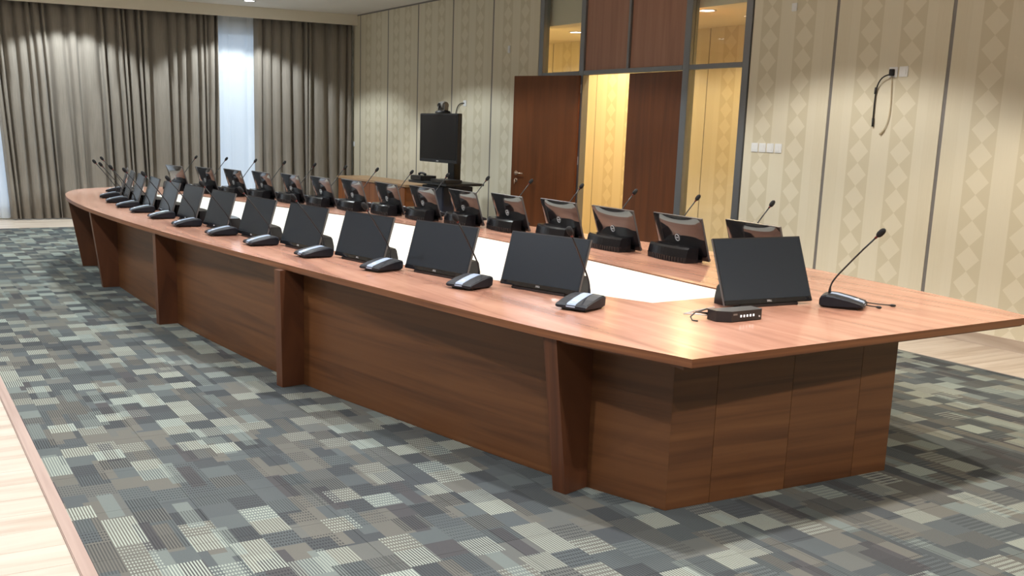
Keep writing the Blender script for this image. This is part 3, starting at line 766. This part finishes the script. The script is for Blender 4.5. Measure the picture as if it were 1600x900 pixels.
tag(obj('cable_bundle', tube('cable_bundle', [(3.25, 3.44, TT+.03), (3.19, 3.47, TT+.035), (3.16, 3.47, TT+.015), (3.145, 3.44, TT+.005), (3.16, 3.42, TT+.004)], .0035, 'cable', 6)), 'thin black cable curling out left of the button box', 'cable', 'cables behind the button box')
tag(obj('cable_bundle', tube('cable_bundle', [(3.26, 3.45, TT+.02), (3.225, 3.49, TT+.03), (3.29, 3.51, TT+.035), (3.36, 3.51, TT+.02), (3.44, 3.54, TT+.006)], .004, 'cable', 6)), 'black cable looping between the button box and the end monitor', 'cable', 'cables behind the button box')
tag(obj('cable_bundle', tube('cable_bundle', [(3.27, 3.45, TT+.015), (3.20, 3.51, TT+.02), (3.21, 3.57, TT+.008), (3.32, 3.62, TT+.006), (3.48, 3.66, TT+.006)], .003, 'silver', 6)), 'pale thin cable lying left of the end monitor', 'cable', 'cables behind the button box')
def plug_cable(pts, label):
    r = empty('plug_cable', (0, 0, 0)); tag(r, label, 'cable', 'loose cable ends beside the end microphone')
    obj('wire', tube('wire', pts, .0032, 'cable', 6), r)
    a, b = Vector(pts[-2]), Vector(pts[-1]); d = (b-a).normalized()
    obj('plug', tube('plug', [b-d*.002, b+d*.006, b+d*.02, b+d*.026], [.004, .0065, .0065, .004], 'cable', 8), r)
plug_cable([(4.25, 3.53, TT+.014), (4.28, 3.52, TT+.012), (4.31, 3.48, TT+.008), (4.345, 3.42, TT+.006), (4.37, 3.37, TT+.007)], 'longer black cable end with plug right of the end microphone')
plug_cable([(4.245, 3.47, TT+.014), (4.25, 3.44, TT+.008), (4.255, 3.395, TT+.0065), (4.258, 3.36, TT+.007)], 'shorter black cable end with plug right of the end microphone')

# ------------------------------------------------------------------ TV on a stand
tv = empty('tv_stand', (6.62, 12.10, .0035)); tag(tv, 'black rolling stand with shelf and navy cabinet below the television', 'stand')
bx('base_plate', (-.30, .30, -.42, .42, .05, .09), 'black', tv, bevel=.006)
for sx in (-.25, .25):
    for sy in (-.36, .36): obj('caster', lathe('caster', [(.004, -.012), (.026, -.012), (.026, .012), (.004, .012)], 'black', 16, 'Y', (sx, sy, .026)), tv)
bx('cabinet', (-.22, .22, -.30, .30, .09, .80), 'navy', tv, bevel=.006)
cd = bx('cabinet_door', (-.226, -.218, -.28, .28, .12, .78), 'navy', tv, bevel=.002)
bx('door_pull', (-.24, -.226, .22, .245, .42, .54), 'silver', cd, bevel=.002)
bx('shelf', (-.30, .26, -.52, .55, .82, .85), 'black', tv, bevel=.004)
for s in (-1, 1): bx('shelf_bracket', (-.03, .03, s*.27-.02, s*.27+.02, .80, .82), 'black', tv)
bx('column', (.05, .15, -.09, .09, .85, 1.72), 'black', tv, bevel=.006)
bx('mount_plate', (-.03, .05, -.20, .20, 1.25, 1.55), 'black', tv, bevel=.004)
tele = empty('television', (6.55, 12.20, 1.10)); tag(tele, 'black flat television on a stand near the right wall', 'television')
bx('housing', (-.03, .035, -.525, .525, 0, .635), 'black', tele, bevel=.006)
bx('screen', (-.033, -.028, -.50, .50, .045, .615), 'tvscreen', tele)
bx('brand_mark', (-.0345, -.032, -.03, .03, .016, .026), 'silver', tele)
wc = empty('conference_camera', (6.57, 12.17, 1.737)); tag(wc, 'grey video conference camera on top of the television', 'camera')
obj('base', lathe('base', [(.10, 0), (.105, .012), (.09, .03), (.03, .036)], 'black', 24), wc)
obj('yoke', boxes('yoke', [(-.03, .03, -.095, -.080, .03, .12), (-.03, .03, .080, .095, .03, .12), (-.03, .03, -.095, .095, .03, .042)], 'grey', bevel=.003), wc)
hd = obj('camera_head', lathe('camera_head', [(.015, -.078), (.048, -.070), (.055, -.03), (.055, .03), (.048, .070), (.015, .078)], 'grey', 20, 'Y', (0, 0, .10)), wc)
obj('lens', lathe('lens', [(.032, -.05), (.032, -.068), (.026, -.07), (.02, -.064)], 'black', 20, 'X', (0, 0, .10)), hd)
cod = empty('codec_box', (6.46, 12.47, .8535)); tag(cod, 'low black codec box on the left of the television stand shelf', 'device')
bx('casing', (-.13, .10, -.17, .14, .004, .065), 'black', cod, bevel=.004); bx('front_panel', (-.134, -.128, -.16, .13, .012, .056), 'gloss', cod)
dv = empty('media_player', (6.46, 11.83, .8535)); tag(dv, 'flat black player on the right of the television stand shelf', 'device')
bx('casing', (-.13, .12, -.20, .20, .004, .045), 'black', dv, bevel=.004); bx('front_panel', (-.134, -.128, -.19, .19, .010, .038), 'gloss', dv)
hp = tag(obj('desk_handset', tube('desk_handset', [(6.42, 12.35, .935), (6.42, 12.40, .95), (6.43, 12.50, .95), (6.43, 12.55, .935)], [.018, .014, .014, .018], 'black', 8)), 'small black handset lying on the codec box', 'handset')

# ------------------------------------------------------------------ sideboard
sbd = empty('sideboard', (6.985, 14.80, 0)); tag(sbd, 'low brown wooden sideboard against the right wall near the curtains', 'sideboard')
bx('carcass', (-.25, .25, -1.25, 1.25, .06, .69), 'cabinet', sbd, 1, .003)
bx('plinth', (-.22, .25, -1.22, 1.22, 0, .06), 'leg', sbd, 1)
bx('top', (-.28, .26, -1.28, 1.28, .69, .725), 'cabinet_top', sbd, 1, .004)
for i in range(4):
    y0 = -1.24+i*.62; d_ = bx('door', (-.268, -.25, y0+.004, y0+.616, .075, .68), 'cabinet', sbd, 2, .002)
    ky = y0+(.57 if i % 2 == 0 else .05); obj('knob', lathe('knob', [(.006, 0), (.006, -.014), (.013, -.018), (.012, -.026), (.004, -.029)], 'silver', 12, 'X', (-.268, ky, .40)), d_)

# ------------------------------------------------------------------ sockets, sensors and cables on the right wall
def socket(y, z, hw, hh, label, group=None, rocker=True, holes=False):
    r = empty('wall_socket', (XW, y, z)); tag(r, label, 'socket', group)
    bx('plate', (-.010, 0, -hw, hw, -hh, hh), 'socket', r, bevel=.003)
    if rocker: bx('rocker', (-.0135, -.008, -hw*.62, hw*.62, -hh*.62, hh*.62), 'socket', r, bevel=.002)
    if holes:
        for s in (-1, 1): bx('pin_slot', (-.0108, -.009, s*.014-.003, s*.014+.003, -.010, .010), 'black', r)
    return r
for i in range(4): socket(7.485-i*.101, 1.445, .043, .043, 'white wall switch beside the right sidelight, %s of four from the door' % ORD[i], 'row of four white switches')
socket(5.985, 2.105, .042, .042, 'white wall socket with a black plug and hanging cables', None, False)
socket(5.885, 2.108, .042, .042, 'blank white wall plate right of the socket with cables', None)
socket(7.13, 2.72, .03, .036, 'small white square sensor high on the wall right of the door', None)
socket(12.05, 2.59, .028, .046, 'small white sensor high on the wall left of the open door', None)
socket(13.20, 1.90, .042, .042, 'white wall socket behind the television camera', None, False)
socket(17.16, 1.22, .035, .045, 'small white plate on the wall panel next to the curtains', None)
pc = empty('power_cable', (0, 0, 0)); tag(pc, 'black power cable hanging from the white socket on the wall', 'cable')
bx('plug', (XW-.045, XW-.010, 5.965, 6.0, 2.075, 2.13), 'black', pc, bevel=.004)
obj('wire', tube('wire', bez((XW-.04, 5.985, 2.085), (XW-.05, 6.06, 2.08), (XW-.02, 6.125, 2.03), (XW-.012, 6.135, 1.93), 8)+[Vector((XW-.012, 6.137, 1.85)), Vector((XW-.012, 6.135, 1.72))], .006, 'cable', 8), pc)
obj('inline_connector', tube('inline_connector', [(XW-.012, 6.137, 1.985), (XW-.012, 6.138, 1.93)], .0105, 'cable', 8), pc)
obj('end_connector', tube('end_connector', [(XW-.012, 6.135, 1.73), (XW-.012, 6.132, 1.66)], [.009, .010], 'cable', 8), pc)
wc2 = empty('data_cable', (0, 0, 0)); tag(wc2, 'thin cream data cable dangling below the white socket', 'cable')
obj('wire', tube('wire', bez((XW-.012, 5.99, 2.07), (XW-.012, 5.985, 1.95), (XW-.012, 5.945, 1.72), (XW-.012, 6.02, 1.63), 12), .0045, 'cablewhite', 8), wc2)
obj('end_connector', tube('end_connector', [(XW-.012, 6.015, 1.635), (XW-.012, 6.05, 1.595)], [.008, .009], 'cablewhite', 8), wc2)
tag(obj('camera_cable', tube('camera_cable', bez((XW-.012, 13.21, 1.90), (XW-.03, 13.40, 1.92), (XW-.012, 13.46, 1.80), (XW-.012, 13.47, 1.55), 12), .007, 'cable', 8)), 'black cable dropping from the wall socket behind the television', 'cable')
